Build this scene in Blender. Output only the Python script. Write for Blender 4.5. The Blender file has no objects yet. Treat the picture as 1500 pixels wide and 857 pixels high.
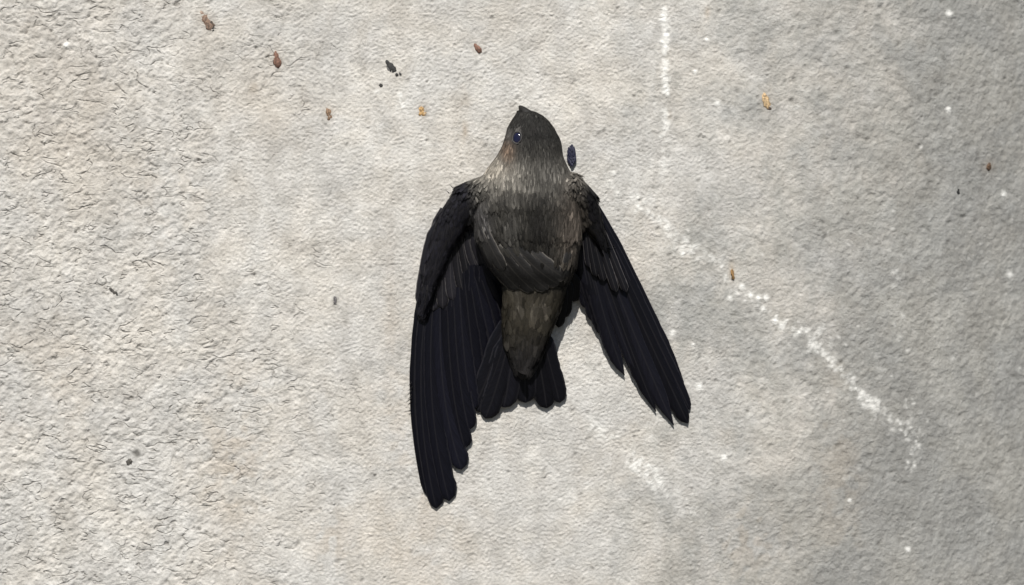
import bpy, bmesh, math, random
import numpy as np
from mathutils import Vector, Matrix
from mathutils.bvhtree import BVHTree

random.seed(7); rng = np.random.default_rng(11)
scn = bpy.context.scene
R = math.radians

# ------------------------------------------------------------------ camera
S = 0.00029                    # metres per photo pixel on the wall plane
D = 0.466                      # camera to wall
cam_d = bpy.data.cameras.new('camera'); cam = bpy.data.objects.new('camera', cam_d)
scn.collection.objects.link(cam); scn.camera = cam
cam.location = (0, -D, 0); cam.rotation_euler = (R(90), 0, 0)
cam_d.sensor_width = 36; cam_d.lens = 18 / (750 * S / D)
cam_d.clip_start = 0.01; cam_d.clip_end = 2000
cam_d.dof.use_dof = True; cam_d.dof.focus_distance = D - 0.010; cam_d.dof.aperture_fstop = 5.0

# ------------------------------------------------------------------ sky, sun, exposure
SUN_EL, SUN_AZ = R(50), R(-7)          # azimuth off the wall's normal, minus = from the left
w = bpy.data.worlds.new('World'); scn.world = w; w.use_nodes = True
nt = w.node_tree; bg = nt.nodes['Background']
sky = nt.nodes.new('ShaderNodeTexSky'); sky.sky_type = 'NISHITA'; sky.sun_disc = False
sky.sun_elevation = SUN_EL; sky.sun_rotation = R(180) - SUN_AZ
nt.links.new(sky.outputs[0], bg.inputs[0]); bg.inputs[1].default_value = 0.05
sun_d = bpy.data.lights.new('sun', 'SUN'); sun = bpy.data.objects.new('sun', sun_d)
scn.collection.objects.link(sun)
sun_d.energy = 5.0; sun_d.angle = R(0.53); sun_d.color = (1.0, 0.97, 0.92)
sdir = Vector((math.sin(SUN_AZ) * math.cos(SUN_EL), -math.cos(SUN_AZ) * math.cos(SUN_EL), math.sin(SUN_EL)))
sun.rotation_euler = sdir.to_track_quat('Z', 'Y').to_euler(); sun.location = sdir * 3
scn.view_settings.view_transform = 'Standard'; scn.view_settings.look = 'None'
scn.view_settings.gamma = 1; scn.view_settings.use_curve_mapping = False
scn.view_settings.exposure = 0.13

# ------------------------------------------------------------------ helpers
def P(px, py, h=0.0):
    """photo pixel + height off the wall (mm) -> point"""
    k = S * (D - h * .001) / D
    return Vector(((px - 750) * k, -h * .001, (428.5 - py) * k))
def mesh_obj(name, verts, faces, mat, parent=None, smooth=True, cols=None, uvs=None):
    me = bpy.data.meshes.new(name)
    me.from_pydata([tuple(v) for v in verts], [], faces)
    if smooth: me.polygons.foreach_set('use_smooth', [True] * len(me.polygons))
    if cols is not None:
        a = me.color_attributes.new('Col', 'FLOAT_COLOR', 'POINT')
        arr = np.ones((len(verts), 4), np.float32); arr[:, :3] = np.array(cols, np.float32)
        a.data.foreach_set('color', arr.ravel())
    if uvs is not None:
        uvl = me.uv_layers.new(name='UVMap')
        li = np.zeros(len(me.loops), np.int32); me.loops.foreach_get('vertex_index', li)
        uvl.data.foreach_set('uv', np.array(uvs, np.float32)[li].ravel())
    me.materials.append(mat); me.update()
    o = bpy.data.objects.new(name, me); scn.collection.objects.link(o)
    if parent: o.parent = parent
    return o
def tag(o, label, cat, group=None):
    o['label'] = label; o['category'] = cat
    if group: o['group'] = group
    return o
def new_mat(name):
    m = bpy.data.materials.new(name); m.use_nodes = True
    n = m.node_tree.nodes; return m, n, m.node_tree.links, n['Principled BSDF']
def math_node(n, l, op, a, b=None, c=None, clamp=False):
    x = n.new('ShaderNodeMath'); x.operation = op; x.use_clamp = clamp
    for i, v in enumerate((a, b, c)):
        if v is None: continue
        if isinstance(v, (int, float)): x.inputs[i].default_value = v
        else: l.new(v, x.inputs[i])
    return x.outputs[0]
def mix_col(n, l, fac, a, b, mode='MIX'):
    x = n.new('ShaderNodeMix'); x.data_type = 'RGBA'; x.blend_type = mode
    for sock, v in ((x.inputs['Factor'], fac), (x.inputs[6], a), (x.inputs[7], b)):
        if isinstance(v, (int, float)): sock.default_value = v
        elif isinstance(v, tuple): sock.default_value = (*v, 1)
        else: l.new(v, sock)
    return x.outputs[2]
def noise_node(n, l, scale, detail=4, rough=.55, vec=None, dist=0):
    x = n.new('ShaderNodeTexNoise'); x.inputs['Scale'].default_value = scale
    x.inputs['Detail'].default_value = detail; x.inputs['Roughness'].default_value = rough
    x.inputs['Distortion'].default_value = dist
    if vec is not None: l.new(vec, x.inputs['Vector'])
    return x.outputs['Fac']
def ramp(n, l, fac, lo, hi):
    x = n.new('ShaderNodeMapRange'); x.interpolation_type = 'SMOOTHSTEP'
    l.new(fac, x.inputs[0]); x.inputs[1].default_value = lo; x.inputs[2].default_value = hi
    return x.outputs[0]

# ------------------------------------------------------------------ ground (below the frame)
m, n, l, b = new_mat('ground_gravelly')
gn = noise_node(n, l, 9, 8, .7)
l.new(mix_col(n, l, gn, (.05, .048, .042), (.09, .085, .075)), b.inputs['Base Color']); b.inputs['Roughness'].default_value = .95
gr = mesh_obj('ground', [(-400, -800, -1.45), (400, -800, -1.45), (400, 60, -1.45), (-400, 60, -1.45)], [(0, 1, 2, 3)], m, smooth=False)
gr['kind'] = 'structure'

# ------------------------------------------------------------------ concrete wall
RC = 0.33                       # the wall rounds away towards the right like a pier
XC = 0.088
def recede(x):
    d = np.clip(np.asarray(x, float) - XC, 0, None)
    t = np.clip(d / RC, 0, .93)
    base = RC * (1 - np.sqrt(1 - t * t))
    return base + np.clip(d - .93 * RC, 0, None) * 2.53
def wall_point(px, py):
    """pixel -> point on the smooth wall"""
    y = 0.0
    for _ in range(12):
        k = S * (D + y) / D; y = float(recede((px - 750) * k))
    k = S * (D + y) / D
    return Vector(((px - 750) * k, y, (428.5 - py) * k))

TX = 0.0005; NX, NZ = 2048, 1024
fx = np.fft.fftfreq(NX, TX)[None, :]; fz = np.fft.fftfreq(NZ, TX)[:, None]
def field(wl, bw=.5, aniso=1.0, ang=0.0, seed=0):
    """periodic band-passed noise of wavelength wl (m), stretched by aniso along ang"""
    g = np.random.default_rng(seed).standard_normal((NZ, NX))
    ca, sa = math.cos(ang), math.sin(ang)
    u = (fx * ca + fz * sa) * aniso; v = -fx * sa + fz * ca
    f = np.sqrt(u * u + v * v) + 1e-9
    filt = np.exp(-(np.log(f * wl) / bw) ** 2)
    a = np.fft.ifft2(np.fft.fft2(g) * filt).real
    return a / a.std()
def low(wl, seed, aniso=1.0, ang=0.0):
    g = np.random.default_rng(seed).standard_normal((NZ, NX))
    ca, sa = math.cos(ang), math.sin(ang)
    u = (fx * ca + fz * sa) * aniso; v = -fx * sa + fz * ca
    f2 = u * u + v * v
    a = np.fft.ifft2(np.fft.fft2(g) / (1 + (f2 * wl * wl)) ** .95).real
    a -= a.mean(); return a / a.std()

def axis(lo, hi, step, far_lo, far_hi):
    a = list(np.arange(lo, hi, step)); s = step; x = a[-1]
    while x < far_hi: s *= 1.22; x += s; a.append(min(x, far_hi))
    s = step; x = a[0]; pre = []
    while x > far_lo: s *= 1.22; x -= s; pre.append(max(x, far_lo))
    return np.array(pre[::-1] + a)
xs = axis(-0.245, 0.265, .00052, -3.2, 0.62); zs = axis(-0.142, 0.142, .00052, -1.48, 1.9)
X, Z = np.meshgrid(xs, zs)
Y0 = recede(X)
PXX = 750 + X / (S * (D + Y0) / D); PZZ = 428.5 - Z / (S * (D + Y0) / D)
def samp(F):
    u = (X / TX) % NX; v = (Z / TX) % NZ
    i = np.floor(u).astype(int); j = np.floor(v).astype(int); a = u - i; c = v - j
    i2 = (i + 1) % NX; j2 = (j + 1) % NZ; i %= NX; j %= NZ
    return (F[j, i] * (1 - a) + F[j, i2] * a) * (1 - c) + (F[j2, i] * (1 - a) + F[j2, i2] * a) * c
def sstep(x, a, b_): t = np.clip((x - a) / (b_ - a), 0, 1); return t * t * (3 - 2 * t)

DG = R(50)
fine = samp(field(.0015, .55, 1.25, DG, 1)); fine2 = samp(field(.0038, .4, 1.2, DG, 2))
mid = samp(field(.0075, .5, 1.3, DG, 3)); big = samp(low(.05, 4)); big2 = samp(low(.03, 5)); vert = samp(low(.05, 6, .25, 0))
warp = samp(field(.0085, .5, 1.5, R(35), 7)); seg = samp(field(.009, .5, 1, 0, 8)); warp2 = samp(field(.0052, .45, 1.4, R(42), 9))
# roughness zones: flaky on the left, fine grain in the middle, soft lumps on the right
zone_left = 1 - sstep(PXX + 60 * big + 25 * big2 - .12 * (PZZ - 430), 250, 480)
zone_left = np.maximum(zone_left, .75 * np.exp(-((PXX - 340) / 60) ** 2 - ((PZZ - 680) / 130) ** 2))
zone_right = sstep(PXX + 70 * big2, 880, 1250)
crev = np.exp(-(warp / .10) ** 2) * sstep(seg, .15, .9) + .7 * np.exp(-(warp2 / .11) ** 2) * sstep(seg * .5 + mid * .6, .1, .8)
hgt = .165 * fine * (1 - .45 * zone_right) + .03 * fine2 + .055 * mid * (.15 + zone_left + .8 * zone_right) + .15 * big
hgt += zone_left * (.07 * fine2 + .06 * warp2 - .62 * crev) - zone_right * (.16 * crev - .05 * fine2)
hgt -= .10 * crev * (1 - zone_left)
# pits
g = np.random.default_rng(21)
pit = np.zeros_like(X)
def blob(px, py, rx, ry, ang=0.0, soft=1.0):
    ca, sa = math.cos(ang), math.sin(ang); dx = PXX - px; dy = PZZ - py
    u = (dx * ca + dy * sa) / rx; v = (-dx * sa + dy * ca) / ry
    return np.exp(-(u * u + v * v) ** soft)
def add_local(A, px, py, r, amp, asp=1.0, ang=0.0, op='max'):
    x = (px - 750) * S; y0 = float(wall_point(px, py).y); k = (D + y0) / D
    ix = np.searchsorted(xs, [(px - 750 - 4 * r) * S * k, (px - 750 + 4 * r) * S * k]); iz = np.searchsorted(zs, [(428.5 - py - 4 * r) * S * k, (428.5 - py + 4 * r) * S * k])
    sl = (slice(iz[0], iz[1]), slice(ix[0], ix[1]))
    ca, sa = math.cos(ang), math.sin(ang); dx = PXX[sl] - px; dy = PZZ[sl] - py
    u = (dx * ca + dy * sa) / (r * asp); v = (-dx * sa + dy * ca) / r
    A[sl] = np.maximum(A[sl], min(1.0, amp) * np.exp(-(u * u + v * v) ** 1.15))
for _ in range(900):
    add_local(pit, g.uniform(-40, 1540), g.uniform(-30, 890), g.uniform(1.3, 2.6), g.uniform(.3, 1.0), g.uniform(1, 1.8), g.uniform(-1.4, -.4))
for q in [(1163, 118, 4), (1159, 147, 3.5), (1080, 133, 4), (127 + 350, 683 / 3.73, 2), (1225, 48, 4), (1240, 100, 3.5), (495, 822, 3.5), (200, 665, 6),
          (1258, 200, 4), (860, 605, 3), (1205, 325, 3.5), (253, 300, 3), (1290, 10, 3), (578, 718, 3), (548, 698, 4), (61, 629, 4), (125, 632, 3.5), (245, 797, 3.5)]:
    add_local(pit, q[0], q[1], q[2], 1.3)
hgt -= .5 * pit
# pale splash marks (mask), raised a little
white = np.zeros_like(X)
def streak(pts, rad, dens, amp, seed, jit=6):
    r_ = np.random.default_rng(seed)
    for (a, b_) in zip(pts[:-1], pts[1:]):
        L = math.hypot(b_[0] - a[0], b_[1] - a[1])
        for _ in range(max(1, int(L * dens))):
            t = r_.uniform(); q = r_.normal(0, jit, 2)
            add_local(white, a[0] + (b_[0] - a[0]) * t + q[0], a[1] + (b_[1] - a[1]) * t + q[1], r_.uniform(.5, 1) * rad, r_.uniform(.35, 1) * amp, r_.uniform(1, 1.7), r_.uniform(0, 3))
ARC = [(885, 262), (945, 302), (1000, 358), (1050, 385), (1075, 420), (1100, 435), (1135, 462), (1185, 497), (1235, 545), (1272, 588), (1312, 622), (1346, 655), (1336, 684)]
streak([(971, 10), (974, 40), (974, 76)], 4.2, 1.0, 1.1, 31, 1.8); streak([(974, 92), (976, 138)], 4.0, 1.0, 1.1, 32, 1.5)
streak([(974, 162), (975, 190)], 4.0, .7, .9, 33, 2); streak([(973, 190), (972, 250)], 3.5, .4, .6, 34, 2.5); streak([(972, 250), (972, 300)], 3.5, .2, .5, 35, 3)
streak(ARC[:3], 4.6, .34, .75, 36, 6); streak(ARC[2:4], 4.6, .34, .75, 37, 6); streak(ARC[3:7], 3.4, .12, .8, 38, 5); streak(ARC[6:8], 4.0, .30, .8, 39, 5)
streak(ARC[7:9], 4.2, .40, .8, 54, 4); streak(ARC[8:11], 4.2, .34, .75, 40, 4.5); streak(ARC[10:], 3.6, .28, .7, 41, 5)
streak([(1183, 480), (1192, 512)], 3.6, .5, .8, 55, 2); streak([(1190, 500), (1206, 476)], 3.4, .4, .7, 56, 2); streak([(1262, 575), (1282, 596)], 5, .6, .9, 57, 4)
streak([(866, 622), (905, 652)], 5, .5, .6, 42, 7); streak([(928, 676), (948, 692), (970, 712)], 5, .8, .85, 43, 6); streak([(985, 715), (1002, 745)], 5, .4, .5, 44, 6); streak([(1010, 720), (1022, 765)], 4, .15, .5, 45, 6)
streak([(1310, 320), (1316, 480), (1300, 560)], 4.5, .12, .45, 46, 6); streak([(1322, 490), (1340, 640)], 4, .10, .4, 47, 9)
streak([(1178, 500), (1245, 500)], 4, .12, .5, 48, 9); streak([(1050, 560), (1400, 640)], 4, .10, .35, 49, 60); streak([(900, 60), (1480, 520)], 3.2, .10, .45, 50, 150)
streak([(20, 100), (400, 700)], 3.2, .22, .45, 51, 130); streak([(560, 130), (600, 160)], 5, .12, .8, 52, 7); streak([(880, 540), (1000, 760)], 3, .25, .4, 53, 50)
for q in [(1069, 437, 4.5), (1087, 420, 5.5), (1099, 432, 5.5), (1111, 436, 4.5), (1122, 436, 5), (1118, 452, 4.5), (1170, 487, 4), (985, 487, 5), (1015, 505, 3.5), (1025, 567, 6), (1061, 670, 6),
          (586, 139, 4.5), (590, 155, 4.5), (1389, 160, 4.5), (1480, 403, 6), (1000, 371, 5), (1136, 470, 6), (1145, 478, 6), (1245, 733, 4), (1330, 805, 5), (1390, 20, 6), (1035, 58, 4), (1018, 105, 4), (1051, 151, 5), (97, 66, 5), (1470, 284, 5)]:
    add_local(white, q[0], q[1], q[2] * .85, 1.0)
hgt += .22 * np.clip(white, 0, 1)
# stains, darkened crevices and wall tone
brown = .55 * blob(345, 670, 55, 130) * sstep(big2 + mid * .4, -.8, 1.2) + .45 * blob(485, 790, 30, 45) * sstep(mid + big2, -.6, 1) + .25 * blob(80, 150, 110, 160) \
    + .30 * blob(60, 560, 120, 110) * sstep(big2, -.6, 1) + .35 * blob(680, 170, 6, 60) * sstep(seg, -.6, .8) + .22 * blob(572, 440, 10, 90) + .35 * blob(1090, 790, 60, 60) * sstep(mid + big2, -.3, 1.2) \
    + .3 * blob(1230, 690, 40, 160) * sstep(big2, -.5, 1) + .8 * blob(1072, 398, 4, 13) + .5 * blob(979, 168, 4, 7) + .6 * blob(1036, 18, 4, 9) + .5 * blob(681, 193, 4, 8) + .45 * blob(372, 129, 7, 9) \
    + .34 * blob(600, 640, 60, 190) * sstep(big2 + .4 * mid, -1.2, 1) + .22 * blob(640, 800, 120, 80) * sstep(big2, -1, 1) + .2 * blob(395, 170, 60, 70) + .22 * blob(250, 300, 90, 120) * sstep(big2, -.4, 1)
dark = .75 * blob(1381, 95, 4, 26) * sstep(mid + seg, -.8, .6) + .5 * blob(1372, 115, 8, 8) + .45 * blob(1361, 140, 4, 14) + .5 * blob(1360, 250, 5, 30) * sstep(mid, -1, .6) + .35 * blob(1352, 285, 18, 10) \
    + .6 * blob(491, 441, 4.5, 8) + .4 * blob(381, 45, 7, 13) + .32 * blob(165, 335, 14, 34) * sstep(mid + big2, -.8, .8) + .30 * blob(55, 470, 60, 45) * sstep(big2 + mid * .5, -.5, 1) + .5 * blob(200, 664, 7, 6) \
    + .30 * blob(1320, 610, 28, 90) * sstep(big2, -.8, .8) + .22 * blob(1435, 600, 35, 260) * sstep(vert, -.8, 1) + .25 * blob(1320, 730, 40, 90) * sstep(mid + big2, -.6, 1) + .3 * blob(95, 770, 22, 35) + .28 * blob(35, 785, 25, 30) + .6 * pit + crev * (.22 * zone_left + .16 * zone_right + .04) * sstep(mid + .5 * big2, -1.2, 1.0)
brown = brown + .35 * (blob(303, 30, 14, 20, -.6) + blob(405, 86, 8, 17) + blob(482, 166, 8, 14) + blob(618, 162, 9, 12) + blob(699, 71, 9, 12) + blob(1122, 148, 8, 17) + blob(1448, 244, 9, 9))
grey = sstep(PXX + 55 * big + 45 * big2 + 40 * vert + .22 * (PZZ - 428), 820, 1330)  # greyer concrete to the right, with the light falloff there painted in
blot = .5 + .22 * big2 + .14 * vert + .12 * mid + .06 * fine

nv = X.size; W_, H_ = len(xs), len(zs)
co = np.empty((nv, 3), np.float32); co[:, 0] = X.ravel(); co[:, 1] = (Y0 - hgt * .001).ravel(); co[:, 2] = Z.ravel()
idx = np.arange(nv).reshape(H_, W_)
q = np.stack([idx[:-1, :-1], idx[:-1, 1:], idx[1:, 1:], idx[1:, :-1]], -1).reshape(-1, 4)
me = bpy.data.meshes.new('concrete_wall'); me.vertices.add(nv); me.vertices.foreach_set('co', co.ravel())
me.loops.add(q.size); me.loops.foreach_set('vertex_index', q.ravel().astype(np.int32))
me.polygons.add(len(q)); me.polygons.foreach_set('loop_start', np.arange(0, q.size, 4, dtype=np.int32))
me.polygons.foreach_set('use_smooth', np.ones(len(q), bool)); me.update(calc_edges=True)
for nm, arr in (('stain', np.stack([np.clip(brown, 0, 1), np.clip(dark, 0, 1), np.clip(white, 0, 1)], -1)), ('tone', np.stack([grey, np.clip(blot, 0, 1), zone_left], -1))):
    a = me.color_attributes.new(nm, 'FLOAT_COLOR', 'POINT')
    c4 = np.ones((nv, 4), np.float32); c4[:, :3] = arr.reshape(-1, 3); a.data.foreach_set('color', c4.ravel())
m, n, l, b = new_mat('weathered_concrete')
def attr3(nm):
    a = n.new('ShaderNodeAttribute'); a.attribute_name = nm; s_ = n.new('ShaderNodeSeparateColor'); l.new(a.outputs['Color'], s_.inputs[0]); return s_.outputs
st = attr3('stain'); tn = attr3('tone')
tc = n.new('ShaderNodeTexCoord'); ob = tc.outputs['Object']
n1 = noise_node(n, l, 900, 5, .7, ob); n2 = noise_node(n, l, 140, 6, .65, ob); n3 = noise_node(n, l, 30, 5, .6, ob, .4); n4 = noise_node(n, l, 620, 2, .6, ob); n5 = noise_node(n, l, 260, 4, .7, ob, 1.0)
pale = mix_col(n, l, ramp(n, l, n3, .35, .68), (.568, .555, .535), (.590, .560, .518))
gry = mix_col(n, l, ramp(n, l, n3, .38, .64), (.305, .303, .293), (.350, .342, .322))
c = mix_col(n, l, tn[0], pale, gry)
c = mix_col(n, l, 1.0, c, mix_col(n, l, tn[1], (.86, .855, .845), (1.09, 1.09, 1.08)), 'MULTIPLY')
c = mix_col(n, l, .75, c, mix_col(n, l, ramp(n, l, n2, .30, .70), (.86, .855, .84), (1.10, 1.10, 1.10)), 'MULTIPLY')
c = mix_col(n, l, .8, c, mix_col(n, l, ramp(n, l, n1, .25, .75), (.84, .84, .83), (1.12, 1.12, 1.12)), 'MULTIPLY')
c = mix_col(n, l, math_node(n, l, 'MULTIPLY', st[0], .85), c, (.36, .29, .215))
c = mix_col(n, l, math_node(n, l, 'MULTIPLY', st[1], .85), c, (.11, .105, .095))
wf = math_node(n, l, 'MULTIPLY', st[2], ramp(n, l, math_node(n, l, 'ADD', n5, math_node(n, l, 'MULTIPLY', st[2], .34)), .42, .64), None, True)
c = mix_col(n, l, wf, c, (.84, .83, .79))
# hairline crevices, broken and slanting, mostly on the flaky side; coloured darker along the lines
def hairlines(scale, rot, eps, sd):
    mp = n.new('ShaderNodeMapping'); l.new(ob, mp.inputs[0]); mp.inputs['Rotation'].default_value = (0, rot, 0); mp.inputs['Scale'].default_value = (.62, 1, 1.25); mp.inputs['Location'].default_value = (sd, sd * .3, sd * .7)
    a_ = noise_node(n, l, scale, 1.6, .5, mp.outputs[0], .15); g_ = noise_node(n, l, scale * .9, 2, .5, ob)
    d_ = math_node(n, l, 'ABSOLUTE', math_node(n, l, 'SUBTRACT', a_, .5))
    return math_node(n, l, 'MULTIPLY', math_node(n, l, 'SUBTRACT', 1, ramp(n, l, d_, 0, eps)), ramp(n, l, g_, .50, .60))
hl = math_node(n, l, 'MAXIMUM', hairlines(105, R(-42), .026, 3.1), hairlines(170, R(-38), .032, 7.7))
hl = math_node(n, l, 'MULTIPLY', hl, math_node(n, l, 'ADD', math_node(n, l, 'MULTIPLY', tn[2], .85), .10))
c = mix_col(n, l, math_node(n, l, 'MULTIPLY', hl, .46), c, (.22, .20, .175))
l.new(c, b.inputs['Base Color']); b.inputs['Roughness'].default_value = .93; b.inputs['Specular IOR Level'].default_value = .25
bp = n.new('ShaderNodeBump'); bp.inputs['Strength'].default_value = .75; bp.inputs['Distance'].default_value = .0007
l.new(math_node(n, l, 'SUBTRACT', math_node(n, l, 'ADD', n1, math_node(n, l, 'MULTIPLY', n4, .6)), math_node(n, l, 'MULTIPLY', hl, .9)), bp.inputs['Height']); l.new(bp.outputs[0], b.inputs['Normal'])
me.materials.append(m)
wall = bpy.data.objects.new('concrete_wall', me); scn.collection.objects.link(wall)
tag(wall, 'rough pale grey concrete wall with white splashes that the dark bird clings to', 'wall')
def wall_h(px, py):
    """relief (mm) of the wall at a pixel, plus point"""
    p = wall_point(px, py)
    i = min(max(int(np.searchsorted(xs, p.x)), 0), W_ - 1); j = min(max(int(np.searchsorted(zs, p.z)), 0), H_ - 1)
    return p, float(hgt[j, i])

# ------------------------------------------------------------------ feather materials
def feather_mat(name, fringe, fringe_amt, rough, spec, barb=.35):
    m, n, l, b = new_mat(name)
    at = n.new('ShaderNodeAttribute'); at.attribute_name = 'Col'
    uv = n.new('ShaderNodeUVMap'); sp = n.new('ShaderNodeSeparateXYZ'); l.new(uv.outputs[0], sp.inputs[0])
    au = math_node(n, l, 'ABSOLUTE', math_node(n, l, 'SUBTRACT', math_node(n, l, 'MULTIPLY', sp.outputs[0], 2), 1))
    tc = n.new('ShaderNodeTexCoord'); ob = tc.outputs['Object']
    nb = noise_node(n, l, 700, 3, .6, ob)
    # barb lines run out from the shaft and towards the tip
    ph = math_node(n, l, 'SUBTRACT', math_node(n, l, 'MULTIPLY', sp.outputs[1], 60), math_node(n, l, 'MULTIPLY', au, 9))
    cb = n.new('ShaderNodeCombineXYZ'); l.new(ph, cb.inputs[0]); l.new(math_node(n, l, 'MULTIPLY', sp.outputs[0], 3), cb.inputs[1])
    barbs = noise_node(n, l, 1.2, 3, .6, cb.outputs[0])
    c = mix_col(n, l, 1.0, at.outputs['Color'], mix_col(n, l, ramp(n, l, barbs, .3, .7), (.72, .72, .72), (1.3, 1.3, 1.3)), 'MULTIPLY')
    fm = math_node(n, l, 'MULTIPLY', ramp(n, l, math_node(n, l, 'ADD', au, math_node(n, l, 'MULTIPLY', math_node(n, l, 'SUBTRACT', nb, .5), .25)), .80, .97), fringe_amt, None, True)
    c = mix_col(n, l, fm, c, fringe)
    rm = math_node(n, l, 'MULTIPLY', math_node(n, l, 'LESS_THAN', au, .07), .22)
    c = mix_col(n, l, rm, c, mix_col(n, l, .5, fringe, (.02, .018, .016)))
    l.new(c, b.inputs['Base Color'])
    b.inputs['Roughness'].default_value = rough; b.inputs['Specular IOR Level'].default_value = spec
    bp = n.new('ShaderNodeBump'); bp.inputs['Strength'].default_value = barb; bp.inputs['Distance'].default_value = .0003
    l.new(math_node(n, l, 'ADD', barbs, math_node(n, l, 'MULTIPLY', nb, .4)), bp.inputs['Height']); l.new(bp.outputs[0], b.inputs['Normal'])
    return m
M_flight = feather_mat('flight_feather', (.045, .043, .048), .34, .36, .16)
M_covert = feather_mat('covert_feather', (.16, .148, .145), .60, .38, .22)
M_mantle = feather_mat('mantle_feather', (.17, .155, .135), .62, .40, .22)
M_plume = feather_mat('body_plumage', (.10, .09, .08), .06, .55, .12, .6)
def simple(name, col, rough, spec=.5, amp=.35, sc=900):
    m, n, l, b = new_mat(name); tc = n.new('ShaderNodeTexCoord')
    f = noise_node(n, l, sc, 5, .6, tc.outputs['Object'])
    l.new(mix_col(n, l, f, tuple(v * (1 - amp) for v in col), tuple(v * (1 + amp) for v in col)), b.inputs['Base Color'])
    b.inputs['Roughness'].default_value = rough; b.inputs['Specular IOR Level'].default_value = spec
    bp = n.new('ShaderNodeBump'); bp.inputs['Strength'].default_value = .4; bp.inputs['Distance'].default_value = .0003
    l.new(f, bp.inputs['Height']); l.new(bp.outputs[0], b.inputs['Normal'])
    return m

# ------------------------------------------------------------------ the bird
bird = bpy.data.objects.new('swift', None); scn.collection.objects.link(bird); bird.empty_display_size = .02
tag(bird, 'dark brown and black swift clinging to the concrete wall with half-open wings', 'bird')

def loft(sections, nseg=20):
    """sections: (centre Vector, axis-a Vector, axis-b Vector)"""
    V, F = [], []
    for c, a, b_ in sections:
        for k in range(nseg):
            t = 2 * math.pi * k / nseg; ct, st_ = math.cos(t), math.sin(t); V.append(c + a * math.copysign(abs(ct) ** .82, ct) + b_ * math.copysign(abs(st_) ** .82, st_))
    ns = len(sections)
    for i in range(ns - 1):
        for k in range(nseg):
            k2 = (k + 1) % nseg; F.append((i * nseg + k, i * nseg + k2, (i + 1) * nseg + k2, (i + 1) * nseg + k))
    F.append(tuple(range(nseg))[::-1]); F.append(tuple((ns - 1) * nseg + k for k in range(nseg)))
    return V, F
BODY = [(162, 764, 5, 14.5, 10.5), (165, 771, 12, 16, 9.5), (170, 774, 19, 17.5, 8.5), (176, 776, 25, 19, 8), (186, 777, 32, 20.5, 7), (200, 779, 38, 22, 6), (215, 779, 42.5, 22.6, 5), (230, 776, 48, 22.6, 4),
        (242, 774, 55, 22.5, 3), (256, 773, 63, 22.8, 2), (275, 772, 71, 23.6, .8), (300, 771, 78, 24.3, .2), (340, 773, 78, 24.2, .2), (378, 776, 70, 22.8, .5), (402, 780, 58, 20.3, 1.5), (420, 783, 47, 16.5, 2.5),
        (445, 780, 43, 14.2, 3.5), (470, 775, 39, 12.5, 3.5), (495, 770, 33, 10.5, 4), (520, 769, 25, 8.6, 4.2), (540, 769, 14, 7.2, 4.6)]
secs = []
for py, cx, hw, ht, hb in BODY:
    hc = (ht + hb) / 2; c = P(cx, py, hc)
    secs.append((c, Vector((hw * S * (D - hc * .001) / D, 0, 0)), Vector((0, -(ht - hb) / 2 * .001, 0))))
V, F = loft(secs, 24)
def arm(pts):
    s_ = []
    for i, (px, py, h, wd, th) in enumerate(pts):
        a = pts[max(i - 1, 0)]; b_ = pts[min(i + 1, len(pts) - 1)]
        d = Vector((b_[0] - a[0], b_[1] - a[1])).normalized(); nrm = Vector((d.y, -d.x))
        s_.append((P(px, py, h), Vector((nrm.x, 0, -nrm.y)) * wd * S, Vector((0, -th * .001, 0))))
    return loft(s_, 16)
ARM_L = [(735, 290, 13, 22, 8), (712, 283, 13, 25, 8), (688, 292, 12, 25, 6.8), (663, 325, 9.8, 22, 5.2), (645, 365, 8.0, 17, 3.8), (631, 412, 6.5, 12, 2.4), (620, 455, 5.5, 7, 1.6)]
ARM_R = [(812, 290, 13, 20, 8), (839, 277, 13, 24, 7.5), (855, 294, 11, 19, 6), (870, 330, 8.5, 13, 3.6), (884, 362, 6.5, 8, 1.8)]
for A in (ARM_L, ARM_R):
    v, f = arm(A); o_ = len(V); V = V + v; F = F + [tuple(i + o_ for i in q_) for q_ in f]
tmp = mesh_obj('tmp_body', V, F, M_plume)
bm = bmesh.new(); bm.from_mesh(tmp.data); bmesh.ops.recalc_face_normals(bm, faces=bm.faces); bm.to_mesh(tmp.data); bm.free()
rm_ = tmp.modifiers.new('r', 'REMESH'); rm_.mode = 'VOXEL'; rm_.voxel_size = .0009
sm_ = tmp.modifiers.new('s', 'SMOOTH'); sm_.factor = .5; sm_.iterations = 7
dg = bpy.context.evaluated_depsgraph_get(); ev = tmp.evaluated_get(dg)
bmesh_data = bpy.data.meshes.new_from_object(ev); bpy.data.objects.remove(tmp)
bv = np.zeros(len(bmesh_data.vertices) * 3, np.float32); bmesh_data.vertices.foreach_get('co', bv); bv = bv.reshape(-1, 3)

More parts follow.
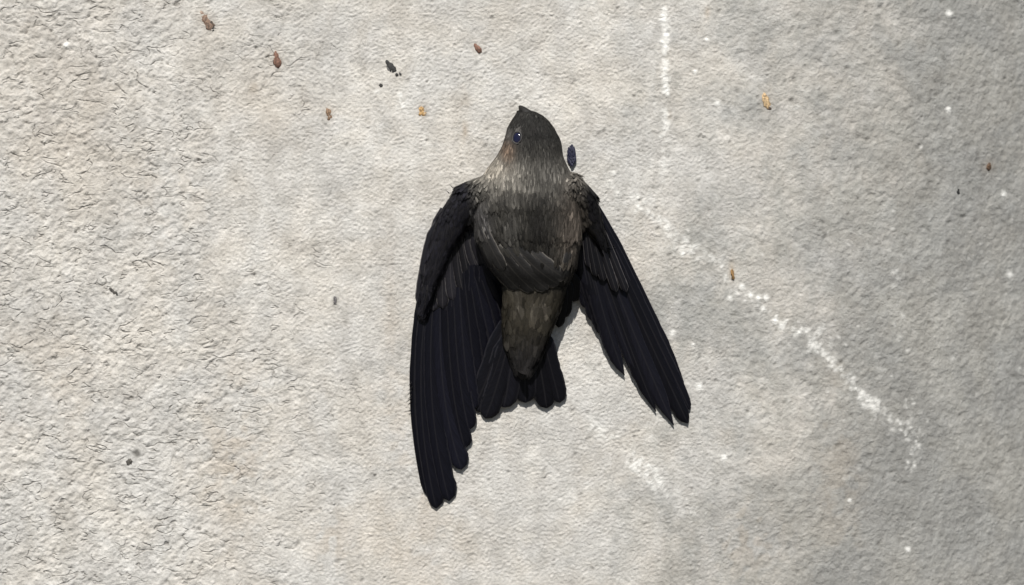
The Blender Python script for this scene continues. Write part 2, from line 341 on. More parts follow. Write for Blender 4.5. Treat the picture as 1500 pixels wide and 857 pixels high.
def topx(p):
    k = S * (D + p[1]) / D; return 750 + p[0] / k, 428.5 - p[2] / k
def bump1(x, y, cx, cy, rx, ry): return math.exp(-((x - cx) / rx) ** 2 - ((y - cy) / ry) ** 2)
def lerp3(a, b_, t): t = min(max(t, 0), 1); return tuple(u + (v - u) * t for u, v in zip(a, b_))
NAVY = (.0042, .0043, .0075)
def plume_col(p):
    """plumage colours by place on the bird, with painted highlights on the back"""
    x, y = topx(p)
    head = (.0135, .013, .012); neck = (.084, .079, .070); back = (.020, .0185, .0155); rump = (.030, .026, .019)
    if y < 250: c = lerp3(head, neck, (y - 200) / 55)
    elif y < 420: c = lerp3(neck, back, (y - 255) / 45)
    else: c = lerp3(back, rump, (y - 418) / 8)
    if y > 422:
        c = lerp3(c, (.125, .112, .092), .9 * bump1(x, y, 757, 437, 5, 12)); c = lerp3(c, (.12, .105, .085), .8 * bump1(x, y, 801, 443, 6, 13)); c = lerp3(c, (.10, .088, .07), .7 * bump1(x, y, 783, 448, 6, 18)); c = lerp3(c, (.08, .07, .06), .7 * bump1(x, y, 776, 510, 6, 16))
        c = lerp3(c, (.014, .013, .013), (y - 460) / 55)
    c = lerp3(c, (.30, .27, .225), .95 * bump1(x, y, 728, 246, 20, 16)); c = lerp3(c, (.20, .185, .16), .7 * bump1(x, y, 752, 258, 22, 18))
    c = lerp3(c, (.15, .105, .075), .9 * bump1(x, y, 745, 220, 9, 16)); c = lerp3(c, (.10, .095, .09), .6 * bump1(x, y, 746, 195, 6, 12))
    c = lerp3(c, (.016, .015, .014), .8 * bump1(x, y, 752, 180, 9, 9)); c = lerp3(c, (.006, .0055, .005), .9 * bump1(x, y, 788, 322, 24, 42))
    c = lerp3(c, (.095, .078, .064), .7 * bump1(x, y, 840, 320, 20, 60)); c = lerp3(c, (.07, .067, .067), .7 * bump1(x, y, 702, 315, 16, 24))  # last bump paints the scapular highlight at the left shoulder
    c = lerp3(c, (.058, .055, .050), .7 * bump1(x, y, 746, 340, 13, 45))  # highlight band on the left of the mantle, painted as paler plumage
    c = lerp3(c, (.16, .15, .14), .8 * bump1(x, y, 760, 188, 3, 4))
    # wings
    tl = (700 - .05 * (y - 250) - x) / 14 if y > 243 else 0
    tr = (x - (848 + .12 * (y - 260))) / 8 if y > 240 else 0
    if tl > 0: c = lerp3(c, (.0085, .0082, .0115), tl)
    if tr > 0: c = lerp3(c, (.0055, .0053, .0065), tr)
    return c
bc = np.array([plume_col(p) for p in bv.tolist()], np.float32)
a = bmesh_data.color_attributes.new('Col', 'FLOAT_COLOR', 'POINT'); c4 = np.ones((len(bv), 4), np.float32); c4[:, :3] = bc * .8; a.data.foreach_set('color', c4.ravel())
bmesh_data.uv_layers.new(name='UVMap'); uvl = bmesh_data.uv_layers[0]; uvl.data.foreach_set('uv', np.tile([.7, .5], len(bmesh_data.loops)).astype(np.float32))
bmesh_data.polygons.foreach_set('use_smooth', [True] * len(bmesh_data.polygons)); bmesh_data.materials.clear(); bmesh_data.materials.append(M_plume)
body = bpy.data.objects.new('body', bmesh_data); bmesh_data.name = 'body'; scn.collection.objects.link(body); body.parent = bird
bvh = BVHTree.FromPolygons([Vector(v) for v in bv.tolist()], [tuple(p.vertices) for p in bmesh_data.polygons])
CAM = Vector((0, -D, 0))
def body_h(px, py):
    d = (P(px, py, 0) - CAM).normalized(); hit = bvh.ray_cast(CAM, d)
    return -hit[0].y * 1000 if hit[0] is not None else -5

# --- small contour feathers grown over the body surface
def flow(x, y):
    if y < 240: return Vector(((x - 778) * .006, -1))
    if x < 690: return Vector((-.22 + (690 - x) * -.001, -1))
    if x > 850: return Vector((.40, -1))
    if y < 425: return Vector((.30 * max(0, 1 - (x - 690) / 110) * min(1, (y - 270) / 40) - .12 * max(0, (x - 800) / 50), -1))
    return Vector(((768 - x) * .006, -1))
bmesh_data.calc_loop_triangles()
tri = np.array([t.vertices for t in bmesh_data.loop_triangles]); A_, B_, C_ = bv[tri[:, 0]], bv[tri[:, 1]], bv[tri[:, 2]]
nrm = np.cross(B_ - A_, C_ - A_); area = np.linalg.norm(nrm, axis=1); nrm = nrm / area[:, None]
prob = area * np.where(nrm[:, 1] > .35, 0.02, 1.0)
def plumage(name, count, sel, length, width, lift, var, seed):
    r_ = np.random.default_rng(seed); cen = (A_ + B_ + C_) / 3
    ok = np.array([sel(*topx(c_)) for c_ in cen.tolist()]); pr = prob * ok; pr = pr / pr.sum()
    pick = r_.choice(len(tri), count, p=pr)
    order = pick[np.argsort(cen[pick][:, 2])]
    VV, FF, CC, UU = [], [], [], []
    prof = [(0, .55), (.35, 1.0), (.7, .92), (.9, .55), (1.0, .12)]
    for f in order:
        u, v = r_.uniform(), r_.uniform()
        if u + v > 1: u, v = 1 - u, 1 - v
        p = Vector((A_[f] * (1 - u - v) + B_[f] * u + C_[f] * v).tolist()); nn = Vector(nrm[f].tolist())
        x, y = topx(p); fl = flow(x, y); d = Vector((fl.x, 0, fl.y))
        d = d - nn * d.dot(nn)
        if d.length < .15: continue
        d.normalize(); bb = nn.cross(d); ro = r_.normal(0, .10); d, bb = d * math.cos(ro) + bb * math.sin(ro), bb * math.cos(ro) - d * math.sin(ro)
        L = length(x, y) * S * r_.uniform(.75, 1.25); Wd = width(x, y) * S * r_.uniform(.8, 1.2); lf = lift * r_.uniform(.3, 1.3)
        col = Vector(plume_col(p)) * math.exp(r_.normal(0, var)); o_ = len(VV)
        for i, (t, wv) in enumerate(prof):
            for s_ in (-1, 0, 1):
                VV.append(p + d * (L * (t - .15)) + bb * (s_ * Wd * wv * .5) + nn * (.00022 + lf * t * .001 + (.00018 if s_ == 0 else 0) - .00035 * max(0, t - .6)))
                CC.append(col * (.78 + .4 * t)); UU.append((.5 + .5 * s_ * (.9 if i < 2 else 1), t))
        for i in range(4):
            for s_ in range(2):
                q0 = o_ + i * 3 + s_; FF.append((q0, q0 + 1, q0 + 4, q0 + 3))
    o = mesh_obj(name, VV, FF, M_plume, body, cols=CC, uvs=UU); o['kind'] = 'stuff'; return o
plumage('head_plumage', 4200, lambda x, y: y < 246, lambda x, y: 6 + max(0, y - 170) * .07, lambda x, y: 2.8 + max(0, y - 170) * .02, .10, .46, 61)
plumage('back_plumage', 4300, lambda x, y: 236 < y < 415 and 690 < x < 856 and random.random() < (352 + .62 * max(0, x - 760) - y) / 55, lambda x, y: 13 + max(0, y - 250) * .09, lambda x, y: 5 + max(0, y - 250) * .02, .20, .46, 62)
plumage('rump_plumage', 700, lambda x, y: y > 422, lambda x, y: 22, lambda x, y: 11, .22, .30, 63)
plumage('shoulder_plumage', 900, lambda x, y: 246 < y < 405 and x < 692, lambda x, y: 12 + max(0, y - 250) * .06, lambda x, y: 7, .03, .30, 64)
plumage('shoulder_plumage', 600, lambda x, y: y > 252 and x > 852, lambda x, y: 11 + max(0, y - 250) * .10, lambda x, y: 7, .03, .28, 65)

# --- large feathers
def feather(name, parent, mat, p0, p1, p2, h0, h2, wo, wi, col, side=1, tip='round', drape=0.0, h1=None, rows=18, fray=.5, camber=.5, seed=0, ragged=0.0, tiltlift=0.0, sink=0.0):
    """blade along a bezier in the plane of the wing; wo / wi = outer and inner vane width (px), side = +1 when the inner vane is to the right"""
    r_ = random.Random(seed * 7919 + int(p2[0] * 13 + p2[1] * 7)); VV, CC, UU = [], [], []
    cols = (-1, -.5, 0, .5, 1); Lf = math.hypot(p2[0] - p0[0], p2[1] - p0[1]); tr_ = 1 - min(.30, 1.6 * max(wo, wi) / Lf)
    h1 = (h0 + h2) / 2 if h1 is None else h1
    for i in range(rows + 1):
        t = i / rows; t = 1 - (1 - t) ** 1.25
        x = (1 - t) ** 2 * p0[0] + 2 * t * (1 - t) * p1[0] + t * t * p2[0]; y = (1 - t) ** 2 * p0[1] + 2 * t * (1 - t) * p1[1] + t * t * p2[1]
        h = (1 - t) ** 2 * h0 + 2 * t * (1 - t) * h1 + t * t * h2
        dx = 2 * (1 - t) * (p1[0] - p0[0]) + 2 * t * (p2[0] - p1[0]); dy = 2 * (1 - t) * (p1[1] - p0[1]) + 2 * t * (p2[1] - p1[1])
        L = math.hypot(dx, dy) or 1; nx, ny = -dy / L * -1, dx / L * -1     # points to the right when going down
        base = min(1, .35 + t * 3)
        if tip == 'round': e = math.sqrt(max(0, 1 - max(0, (t - tr_) / (1 - tr_)) ** 2.4))
        elif tip == 'point': e = max(0, 1 - max(0, (t - .80) / .20) ** 1.5)
        else: e = math.sqrt(max(0, 1 - max(0, (t - .88) / .12) ** 2))
        for cidx, u in enumerate(cols):
            vane = (wi if u * side > 0 else wo) * base * max(e, .05)
            jit = 1 + (r_.uniform(-.06, .04) if abs(u) == 1 else 0) - (ragged * r_.random() if abs(u) == 1 and t > .55 else 0)
            off = u * vane * jit
            xx, yy = x + nx * off, y + ny * off
            hh = h - camber * (abs(u) ** 1.6) * .5 + (.12 if u == 0 else 0) + tiltlift * (off / 10.0)
            if drape: hh = max(hh if not sink else -9, body_h(xx, yy) + (-sink + (drape + sink) * min(1, t * 1.5)) - .25 * abs(u))
            VV.append((xx, yy, hh)); CC.append(tuple(v * (.9 + .2 * t) for v in col)); UU.append((.5 + .5 * u, t))
    n_ = len(VV); top = [P(*v) for v in VV]; bot = [P(v[0], v[1], v[2] - .16) for v in VV]
    FF = []
    for i in range(rows):
        for k in range(4):
            q0 = i * 5 + k; FF.append((q0, q0 + 5, q0 + 6, q0 + 1)); FF.append((n_ + q0, n_ + q0 + 1, n_ + q0 + 6, n_ + q0 + 5))
        for k in (0, 4):
            q0 = i * 5 + k; FF.append((q0, q0 + 5, n_ + q0 + 5, n_ + q0) if k == 4 else (q0, n_ + q0, n_ + q0 + 5, q0 + 5))
    return mesh_obj(name, top + bot, FF, mat, parent, cols=CC + CC, uvs=UU + UU)
def sheet(name, left, right, h_fn, mat, col, parent, nx_=8):
    """thin membrane that carries the feathers"""
    VV, UU = [], []; ny_ = len(left)
    for (a_, b_) in zip(left, right):
        for k in range(nx_ + 1):
            t = k / nx_; x = a_[0] + (b_[0] - a_[0]) * t; y = a_[1] + (b_[1] - a_[1]) * t; VV.append((x, y, h_fn(x, y, t)))
    n_ = len(VV); FF = []
    for i in range(ny_ - 1):
        for k in range(nx_):
            q0 = i * (nx_ + 1) + k; FF.append((q0, q0 + nx_ + 1, q0 + nx_ + 2, q0 + 1)); FF.append((n_ + q0, n_ + q0 + 1, n_ + q0 + nx_ + 2, n_ + q0 + nx_ + 1))
    pts = [P(*v) for v in VV] + [P(v[0], v[1], v[2] - 1.0) for v in VV]
    return mesh_obj(name, pts, FF, mat, parent, cols=[col] * len(pts), uvs=[(.7, .5)] * len(pts))
def jc(c, v, s): k = math.exp(random.Random(s).gauss(0, v)); return tuple(x * k for x in c)

# tail
tail = sheet('tail', [(742, 486), (736, 520), (728, 545)], [(806, 480), (806, 520), (804, 545)], lambda x, y, t: 5.2 - (y - 486) * .022, M_flight, (.008, .008, .010), bird)
TAIL = [((738, 470), (722, 545), (693, 598), 14, 16), ((742, 488), (728, 550), (699, 603), 13, 15), ((748, 486), (735, 550), (711, 613), 14, 15), ((756, 482), (748, 545), (738, 597), 15, 16), ((768, 478), (768, 540), (770, 590), 16, 15),
        ((790, 476), (806, 535), (820, 590), 9, 13), ((779, 478), (793, 540), (801, 598), 15, 15)]
for i, (a_, b_, c_, wo, wi) in enumerate(TAIL):
    i = max(i - 1, 0)
    feather('tail_feather', tail, M_flight, a_, b_, c_, 7.0 + .25 * min(i, 5 - i), 1.8 + .25 * min(i, 5 - i), wo * 1.12, wi * 1.12, jc((.0042, .0042, .006), .2, i), 1, 'round', seed=i, camber=.7)

# left wing (spread against the wall)
wingL = sheet('wing', [(668, 300), (642, 345), (628, 390), (618, 440)], [(705, 310), (712, 350), (718, 390), (735, 432)], lambda x, y, t: 8.0 - (y - 300) * .022, M_flight, (.010, .010, .013), bird)
wingL['label'] = 'long wing opened flat along the wall, tips pointing down'
PRIM_L = [((630, 372), (584, 562), (627, 727), 5.5, 15, 'round'), ((636, 374), (595, 570), (639, 745), 8, 14, 'round'), ((643, 376), (612, 570), (658, 734), 9, 13, 'round'), ((650, 378), (631, 560), (676, 688), 10, 13, 'round'),
          ((657, 380), (650, 552), (681, 657), 11, 12, 'round'), ((664, 382), (664, 542), (687, 630), 11, 12, 'round'), ((671, 384), (677, 525), (691, 602), 12, 11, 'round'), ((678, 385), (690, 505), (698, 566), 12, 11, 'round'),
          ((685, 386), (700, 484), (709, 530), 12, 10, 'round'), ((692, 388), (710, 468), (719, 506), 12, 10, 'round'), ((699, 388), (719, 452), (729, 483), 12, 9, 'round'), ((706, 388), (725, 438), (737, 461), 12, 8, 'round'), ((713, 386), (729, 420), (741, 440), 12, 7, 'round')]
for i, (a_, b_, c_, wo, wi, tp) in enumerate(PRIM_L):
    feather('flight_feather', wingL, M_flight, a_, b_, c_, 5.0 + .40 * i, 1.3 + .20 * i, wo * 1.15, wi * 1.30, jc(NAVY, .22, 40 + i), 1, tip=tp, seed=20 + i, camber=.55, rows=26, h1=3.2 + .30 * i, ragged=.05)
GC_L = [((634, 350), (618, 405), (616, 446)), ((641, 345), (625, 405), (623, 452)), ((648, 342), (635, 405), (635, 455)), ((655, 340), (645, 400), (649, 452)), ((662, 340), (656, 398), (664, 440)), ((669, 340), (668, 392), (678, 425)),
        ((676, 340), (680, 388), (691, 412)), ((684, 340), (692, 384), (704, 402)), ((692, 340), (702, 380), (714, 396))]
for i, (a_, b_, c_) in enumerate(GC_L):
    feather('covert_feather', wingL, M_covert, a_, b_, c_, 7.4 + .33 * i, 4.9 + .38 * i, 9, 9.5, jc((.0115, .0108, .0135), .3, 70 + i), 1, seed=50 + i, camber=.6, drape=.25, rows=12)
MC_L = [((648, 305), (634, 345), (628, 388)), ((655, 302), (643, 345), (640, 392)), ((662, 300), (652, 342), (653, 388)), ((669, 300), (663, 340), (666, 380)), ((677, 302), (674, 340), (680, 372)), ((686, 305), (686, 340), (694, 368)), ((640, 325), (624, 365), (621, 405))]
for i, (a_, b_, c_) in enumerate(MC_L):
    feather('covert_feather', wingL, M_covert, a_, b_, c_, 9.0, 6.8 + .33 * i, 8, 8.5, jc((.018, .017, .021), .35, 90 + i), 1, seed=70 + i, camber=.5, drape=.3, rows=10)

# right wing (angled out, tips ragged)
wingR = sheet('wing', [(842, 300), (846, 350), (848, 395), (852, 425)], [(874, 300), (890, 345), (905, 390), (915, 425)], lambda x, y, t: 7.0 - (y - 300) * .022, M_flight, (.010, .010, .012), bird)
wingR['label'] = 'half-folded wing angled out from the body with ragged tips'
PRIM_R = [((875, 300), (936, 420), (1002, 560), 5, 13, 'point'), ((871, 305), (938, 448), (1011, 600), 8, 13, 'square'), ((867, 308), (932, 460), (1008, 620), 9, 13, 'square'), ((863, 312), (918, 472), (987, 623), 10, 13, 'point'),
          ((859, 316), (905, 472), (961, 603), 10, 10, 'point'), ((856, 320), (895, 468), (946, 575), 11, 7, 'point'), ((853, 324), (880, 462), (915, 550), 7, 12, 'point'), ((850, 328), (873, 446), (904, 520), 11, 11, 'round'),
          ((848, 334), (866, 432), (889, 491), 11, 11, 'round'), ((847, 340), (859, 420), (875, 471), 11, 10, 'round'), ((846, 346), (853, 405), (862, 452), 11, 9, 'round'), ((845, 350), (848, 392), (850, 430), 10, 8, 'round')]
for i, (a_, b_, c_, wo, wi, tp) in enumerate(PRIM_R):
    feather('flight_feather', wingR, M_flight, a_, b_, c_, 5.2 + .24 * i, 1.2 + .15 * i, wo * 1.2, wi * 1.3, jc((.0040, .0040, .0064), .22, 140 + i), -1, tip=tp, seed=120 + i, camber=.6, rows=24, h1=2.8 + .22 * i, ragged=.12)
CV_R = [((872, 318), (896, 372), (918, 428)), ((868, 322), (886, 375), (903, 428)), ((864, 326), (875, 372), (885, 412)), ((860, 330), (867, 372), (874, 405)), ((857, 320), (860, 360), (864, 392)), ((866, 300), (880, 340), (890, 372)), ((860, 300), (870, 338), (877, 366)), ((854, 296), (860, 330), (864, 352))]
for i, (a_, b_, c_) in enumerate(CV_R):
    feather('covert_feather', wingR, M_covert, a_, b_, c_, 9.0 + .2 * i, 6.0 + .3 * i, 6, 6.5, jc((.0060, .0058, .0075), .25, 170 + i), -1, seed=150 + i, camber=.5, drape=.35, rows=10)
# pale brown inner coverts along the right wing root
PB_R = [((846, 300), (852, 335), (853, 362)), ((850, 318), (858, 350), (862, 378)), ((847, 330), (850, 368), (846, 398)), ((852, 340), (857, 380), (856, 412)), ((846, 352), (850, 395), (846, 420)), ((850, 362), (860, 405), (862, 432)), ((841, 285), (848, 308), (850, 332)), ((846, 375), (852, 408), (858, 436))]
for i, (a_, b_, c_) in enumerate(PB_R):
    feather('covert_feather', wingR, M_mantle, a_, b_, c_, 13.0, 11.2, 3.4, 3.6, jc((.058, .047, .041), .5, 190 + i), -1, seed=180 + i, camber=.5, drape=.5, rows=10, sink=.4)

# scapulars: the shield of big feathers over the lower back
SC = [((690, 322), (700, 385), (742, 419), 11), ((698, 322), (716, 385), (760, 423), 12), ((708, 322), (734, 388), (782, 426), 12), ((722, 326), (750, 388), (803, 424), 12), ((738, 334), (768, 388), (819, 417), 12), ((756, 342), (785, 384), (829, 408), 12),
      ((848, 340), (848, 380), (834, 414), 9), ((838, 340), (838, 375), (824, 410), 9), ((674, 288), (680, 335), (702, 384), 9), ((682, 282), (694, 335), (720, 390), 10), ((690, 290), (706, 345), (738, 396), 10)]
for i, (a_, b_, c_, w_) in enumerate(SC):
    feather('scapular_feather', body, M_mantle, a_, b_, c_, 14, 15.5, w_, w_, jc((.021, .020, .0195), .20, 210 + i), 1, seed=200 + i, camber=.6, drape=.95 + .05 * i, rows=14, sink=.5)
r_ = random.Random(88); cnt = 0
for row, y0 in enumerate((362, 345, 328, 310)):
    x = 696 + r_.uniform(0, 12)
    while x < 850:
        xx = x + r_.uniform(-5, 5); yy = y0 + r_.uniform(-11, 11); L = (54 - row * 3.2) * r_.uniform(.75, 1.2)
        k = max(0, 1 - (xx - 690) / 120) * (.95 - .09 * row); dx = L * (k * .75 + r_.uniform(-.07, .07)) - L * .12 * max(0, (xx - 800) / 50); dy = math.sqrt(max(L * L - dx * dx, 100))
        tipx, tipy = xx + dx, yy + dy
        if tipy < 418 and tipx < 846:
            c_ = Vector(plume_col(P(tipx, tipy - 6, 20))) * math.exp(r_.gauss(0, .34)) * 1.0; wd = (8 - row * .5) * r_.uniform(.7, 1.2)
            feather('back_feather', body, M_mantle, (xx, yy), (xx + dx * .3, yy + dy * .55), (tipx, tipy), 10, 10, wd, wd, tuple(c_), 1, seed=600 + cnt, camber=.25, drape=.42 + r_.uniform(0, .16), rows=8, sink=.3); cnt += 1
        x += 13.5 - row * .7
for i, (a_, b_, c_, w_) in enumerate([((828, 405), (836, 430), (826, 466), 9), ((822, 410), (826, 445), (818, 480), 9), ((838, 400), (846, 420), (840, 442), 9)]):  # dark blades added to fill the shadow between rump, tail and right wing
    feather('shadow_fill_feather', body, M_flight, a_, b_, c_, 7, 2.6 + .2 * i, w_, w_, (.004, .004, .0045), 1, seed=900 + i, camber=.8, rows=10, ragged=.2)
# pale tufts on the left shoulder; the glossy highlight is in their colour
for i, (x, y) in enumerate([(690, 307), (704, 302), (698, 323), (709, 330)]):
    feather('shoulder_feather', body, M_mantle, (x - 2, y - 14), (x - 2, y), (x + 2, y + 13), 15, 16, 3.2 + i % 3, 3 + i % 2, jc((.075, .072, .070), .5, 240 + i), 1, seed=230 + i, camber=.3, drape=.75, rows=8, sink=.5, ragged=.3)
# loose barbs frayed from the outer edge of the left wing
VV, FF = [], []
for i, (x, y, dx, dy) in enumerate([(602, 566, -4, 8), (601, 572, -5, 9), (601, 578, -4, 10), (601, 583, -6, 8), (600, 588, -3, 8), (656, 283, -3, -5), (662, 276, -3, -6), (601, 560, -3, 6)]):
    o_ = len(VV); VV += [P(x + 2, y - 1.2, 4.0), P(x + 2, y + 1.2, 4.0), P(x + dx * 1.25, y + dy, 3.0), P(x + 2, y, 4.6)]; FF += [(o_, o_ + 1, o_ + 2), (o_, o_ + 2, o_ + 3), (o_ + 1, o_ + 3, o_ + 2)]
o = mesh_obj('frayed_barbs', VV, FF, M_flight, wingL, cols=[NAVY] * len(VV), uvs=[(.7, .5)] * len(VV)); o['kind'] = 'stuff'

# beak: short, wide at the gape, hooked tip
M_beak = simple('beak_horn', (.014, .013, .012), .6, .2)
def beak(pts, flat):
    s_ = []
    for (px, py, h, wd, th) in pts: s_.append((P(px, py, h), Vector((.82, 0, .30)) * wd * S, Vector((.0, -1, .25)) * th * .001))
    return loft(s_, 12)
v, f = beak([(774, 172, 14.5, 13, 3.0), (769, 165, 14.2, 9, 2.3), (765, 160, 13.6, 6, 1.7), (762.3, 156.6, 12.6, 3.4, 1.1), (760.6, 155.2, 11.4, 1.5, .6), (760.2, 155.6, 10.6, .5, .3)], 0)
bk = mesh_obj('beak', v, f, M_beak, bird)
v, f = beak([(774, 173, 11.6, 12, 1.6), (768, 165.5, 11.3, 8, 1.2), (764, 160.5, 11.0, 5, .9), (761.6, 157.4, 10.7, 2, .5)], 0)
mesh_obj('lower_mandible', v, f, M_beak, bk)
# eyes with a rim of tiny pale lids
m, n, l, b = new_mat('dark_eye'); b.inputs['Base Color'].default_value = (.010, .011, .026, 1); b.inputs['Roughness'].default_value = .12; b.inputs['IOR'].default_value = 1.38
tc = n.new('ShaderNodeTexCoord'); l.new(mix_col(n, l, noise_node(n, l, 500, 2, .5, tc.outputs['Object']), (.008, .009, .024), (.014, .015, .040)), b.inputs['Base Color']); M_eye = m
M_lid = simple('eye_rim', (.035, .033, .031), .6)
def eye(px, py, h=None):
    d = (P(px, py, 0) - CAM).normalized(); hit = bvh.ray_cast(CAM, d) if h is None else bvh.find_nearest(P(px, py, h))
    p, nn = hit[0], hit[1]; z = nn.to_track_quat('Z', 'Y').to_matrix().to_4x4()
    bm = bmesh.new(); bmesh.ops.create_uvsphere(bm, u_segments=20, v_segments=14, radius=1)
    up = z.inverted() @ Vector((0, 0, 1)); rot = math.atan2(up.y, up.x)
    bmesh.ops.transform(bm, matrix=Matrix.Translation(p + nn * .0000) @ z @ Matrix.Rotation(rot, 4, 'Z') @ Matrix.Diagonal((.0025, .0018, .0007, 1)), verts=bm.verts)
    me = bpy.data.meshes.new('eye'); bm.to_mesh(me); bm.free(); me.materials.append(M_eye); me.polygons.foreach_set('use_smooth', [True] * len(me.polygons))
    o = bpy.data.objects.new('eye', me); scn.collection.objects.link(o); o.parent = bird
    V, F = [], []
    for i in range(28):
        t = 2 * math.pi * i / 28; k = 1 + .10 * random.uniform(-1, 1)
        for j in range(6):
            s_ = 2 * math.pi * j / 6
            q_ = Vector(((.0026 + .00030 * math.cos(s_)) * math.cos(t) * k, (.0019 + .00030 * math.cos(s_)) * math.sin(t) * k, .0003 + .00032 * math.sin(s_)))
            V.append(p + (z @ Matrix.Rotation(rot, 4, 'Z')).to_3x3() @ q_)
    for i in range(28):
        for j in range(6): F.append((i * 6 + j, ((i + 1) % 28) * 6 + j, ((i + 1) % 28) * 6 + (j + 1) % 6, i * 6 + (j + 1) % 6))
    mesh_obj('eyelid', V, F, M_lid, o)
eye(757.5, 202); eye(822, 208, 12.5)

# ------------------------------------------------------------------ specks, flakes and droppings stuck to the wall
M_cache = {}
def speck(name, label, cat, px, py, length, width, ang, col, thick=1.0, seed=0, crumbs=(), group=None, tipdark=.45):
    p, hh = wall_h(px, py); r_ = random.Random(seed)
    k = S * (D + p.y) / D; nx = float((recede(p.x + .001) - recede(p.x - .001)) / .002)
    nn = Vector((nx, -1, 0)).normalized(); tx = Vector((1, nx, 0)).normalized(); tz = Vector((0, 0, 1))
    bm = bmesh.new(); bmesh.ops.create_icosphere(bm, subdivisions=3, radius=1)
    ph = [r_.uniform(0, 6.28) for _ in range(6)]; ca, sa = math.cos(R(ang)), math.sin(R(ang)); pts = [v.co.copy() for v in bm.verts]; faces = [tuple(v.index for v in f.verts) for f in bm.faces]; bm.free()
    VV, FF, CC = [], [], []
    def lump(cx, cy, L, W_px, c_, th):
        o_ = len(VV)
        for q_ in pts:
            g_ = 1 + .16 * math.sin(3.1 * q_.x + ph[0] + 2 * q_.y) + .13 * math.sin(4.3 * q_.y + ph[1]) + .12 * math.sin(7 * q_.x + 5 * q_.y + ph[2]) + .10 * math.sin(13 * q_.y + 9 * q_.z + ph[4]) + .08 * math.sin(17 * q_.x + 11 * q_.y + ph[3])
            taper = (1 + .22 * q_.y) * (1 + .25 * (q_.y * q_.y))           # fatter at the lower end
            u = q_.x * W_px * .5 * g_ * taper; v = -q_.y * L * .5 * (1 + .08 * math.sin(5 * q_.x + ph[3]))
            uu = u * ca - v * sa; vv = u * sa + v * ca
            z = max(q_.z, -.3) * th * .42 * (1 + .25 * math.sin(5 * q_.y + ph[4]))
            VV.append(p + tx * (cx + uu) * k + tz * (cy + vv) * k + nn * (hh + z) * .001)
            t_ = q_.y * .5 + .5; f_ = 1.15 - (1 - tipdark) * t_ ** 2 + .12 * math.sin(9 * q_.x + 6 * q_.y + ph[5]); CC.append(tuple(x_ * f_ for x_ in c_))
        for f_ in faces: FF.append(tuple(i + o_ for i in f_))
    lump(0, 0, length, width, col, thick)
    for (cx, cy, L, W_px, c_) in crumbs: lump(cx, -cy, L, W_px, c_, thick * .7)
    if 'speck' not in M_cache:
        m, n, l, b = new_mat('dried_matter'); at = n.new('ShaderNodeAttribute'); at.attribute_name = 'Col'; tc = n.new('ShaderNodeTexCoord')
        f_ = noise_node(n, l, 1300, 4, .7, tc.outputs['Object'])
        l.new(mix_col(n, l, 1.0, at.outputs['Color'], mix_col(n, l, ramp(n, l, f_, .3, .7), (.4, .4, .4), (1.75, 1.7, 1.6)), 'MULTIPLY'), b.inputs['Base Color']); b.inputs['Roughness'].default_value = .75
        bp = n.new('ShaderNodeBump'); bp.inputs['Strength'].default_value = .6; bp.inputs['Distance'].default_value = .0004; l.new(f_, bp.inputs['Height']); l.new(bp.outputs[0], b.inputs['Normal']); M_cache['speck'] = m
    o = mesh_obj(name, VV, FF, M_cache['speck'], cols=CC)
    tag(o, label, cat, group); return o
BR = (.17, .105, .075); RB = (.16, .085, .06); TAN = (.36, .24, .115); BK = (.022, .021, .020); DG_ = (.07, .066, .06)
speck('brown_dropping', 'largest brown speck with a ragged dark lower end on flaky concrete', 'speck', 303, 32, 30, 13, 38, (.20, .135, .10), .9, 1, ((7, 2, 10, 5, (.05, .04, .032)), (9, 10, 7, 8, (.035, .03, .026)), (-7, -12, 10, 6, (.28, .21, .17))))
speck('brown_dropping', 'smooth oblong reddish brown speck with a darker round lower end', 'speck', 405, 87, 25, 10, 9, RB, 1.1, 2)
speck('brown_dropping', 'small two-tone brown speck midway between red-brown oblong and ochre speck', 'speck', 482, 167, 19, 9, 18, (.19, .125, .08), .9, 3)
speck('brown_dropping', 'small slanting reddish brown speck above the bird, right of the black flake', 'speck', 700, 71, 17, 8, 40, RB, .9, 4)
speck('ochre_dropping', 'small ochre yellow speck with a brown lower end left of the beak', 'speck', 618, 163, 16, 9, 10, (.42, .27, .12), .9, 5)
speck('tan_dropping', 'long pale tan speck with a dark dot at its foot on grey concrete', 'speck', 1122, 148, 24, 9, 14, (.40, .29, .17), .8, 6, ((5, 11, 5, 5, (.06, .04, .03)),), tipdark=.8)
speck('brown_dropping', 'tiny round dark brown speck on the greyest part of the wall', 'speck', 1448, 244, 12, 9, -10, (.10, .06, .035), .9, 7)
speck('black_speck', 'tiny black bead-like speck below the round brown speck on grey concrete', 'speck', 1404, 281, 10, 6, -8, (.012, .012, .012), .9, 8)
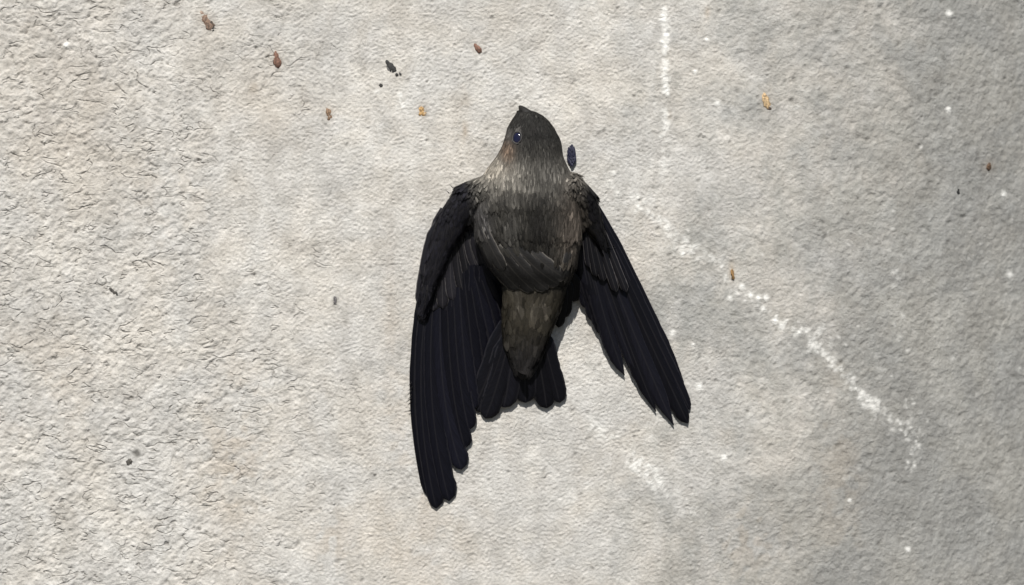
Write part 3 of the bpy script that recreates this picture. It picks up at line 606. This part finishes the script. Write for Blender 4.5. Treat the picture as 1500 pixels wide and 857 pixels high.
speck('black_flake', 'black and grey flake with two loose crumbs at its lower end', 'flake', 572, 97, 23, 9, 40, (.025, .025, .025), .8, 9, ((-2, 3, 12, 6, (.13, .13, .13)), (9, 12, 6, 4, BK), (14, 11, 5, 3, (.06, .06, .06))), tipdark=1)
speck('black_speck', 'tiny black crumb just below the black and grey flake', 'speck', 558, 125, 6, 5, 30, BK, .7, 10)
speck('grey_crumb', 'dark grey crumb beside a small pit on the flaky concrete', 'speck', 189, 677, 12, 9, -35, DG_, .8, 11)
speck('dark_sliver', 'thin dark curved sliver lying on the flaky concrete by a grey smudge', 'flake', 166, 427, 17, 5, 48, (.055, .052, .048), .7, 12)
speck('grey_smear', 'small dull grey-violet smear on the smooth pale concrete beside the long wing', 'smear', 491, 440, 13, 6, 4, (.13, .125, .13), .4, 13)
speck('brown_dropping', 'rusty brown speck sitting in the row of white splashes', 'speck', 1073, 402, 16, 5, 10, (.22, .13, .05), .7, 14)
# navy downy tuft by the neck
VV, FF = [], []; r_ = random.Random(5)
def tuft_strand(x0, y0, x1, y1, w_, h0, h1):
    o_ = len(VV); L = math.hypot(x1 - x0, y1 - y0) or 1; nx, ny = -(y1 - y0) / L, (x1 - x0) / L
    for t, ww in ((0, .5), (.4, 1), (.8, .6), (1, .1)):
        x, y = x0 + (x1 - x0) * t, y0 + (y1 - y0) * t; h = h0 + (h1 - h0) * t
        VV.extend([P(x - nx * w_ * ww, y - ny * w_ * ww, h - .25), P(x, y, h + .3), P(x + nx * w_ * ww, y + ny * w_ * ww, h - .25)])
    for i in range(3):
        for k in range(2): q0 = o_ + i * 3 + k; FF.append((q0, q0 + 1, q0 + 4, q0 + 3))
for i in range(80):
    t = r_.random(); y = 239 - 24 * t; bow = math.sqrt(max(.02, 1 - (2 * t - .9) ** 2 if abs(2 * t - .9) < 1 else .02)) * 7.0
    x = 838 + r_.uniform(-1, 1) * bow; tuft_strand(838.5 + (x - 838) * .5, y + 5, x - r_.uniform(0, 2.5), y - 4, 2.0, 1.2 + r_.random(), .8 + r_.random() * 1.2)
M_tuft = simple('navy_down', (.012, .013, .034), .6, .3)
tag(mesh_obj('feather_tuft', VV, FF, M_tuft), 'small dark navy feather tuft on the wall beside the neck of the bird', 'feather')
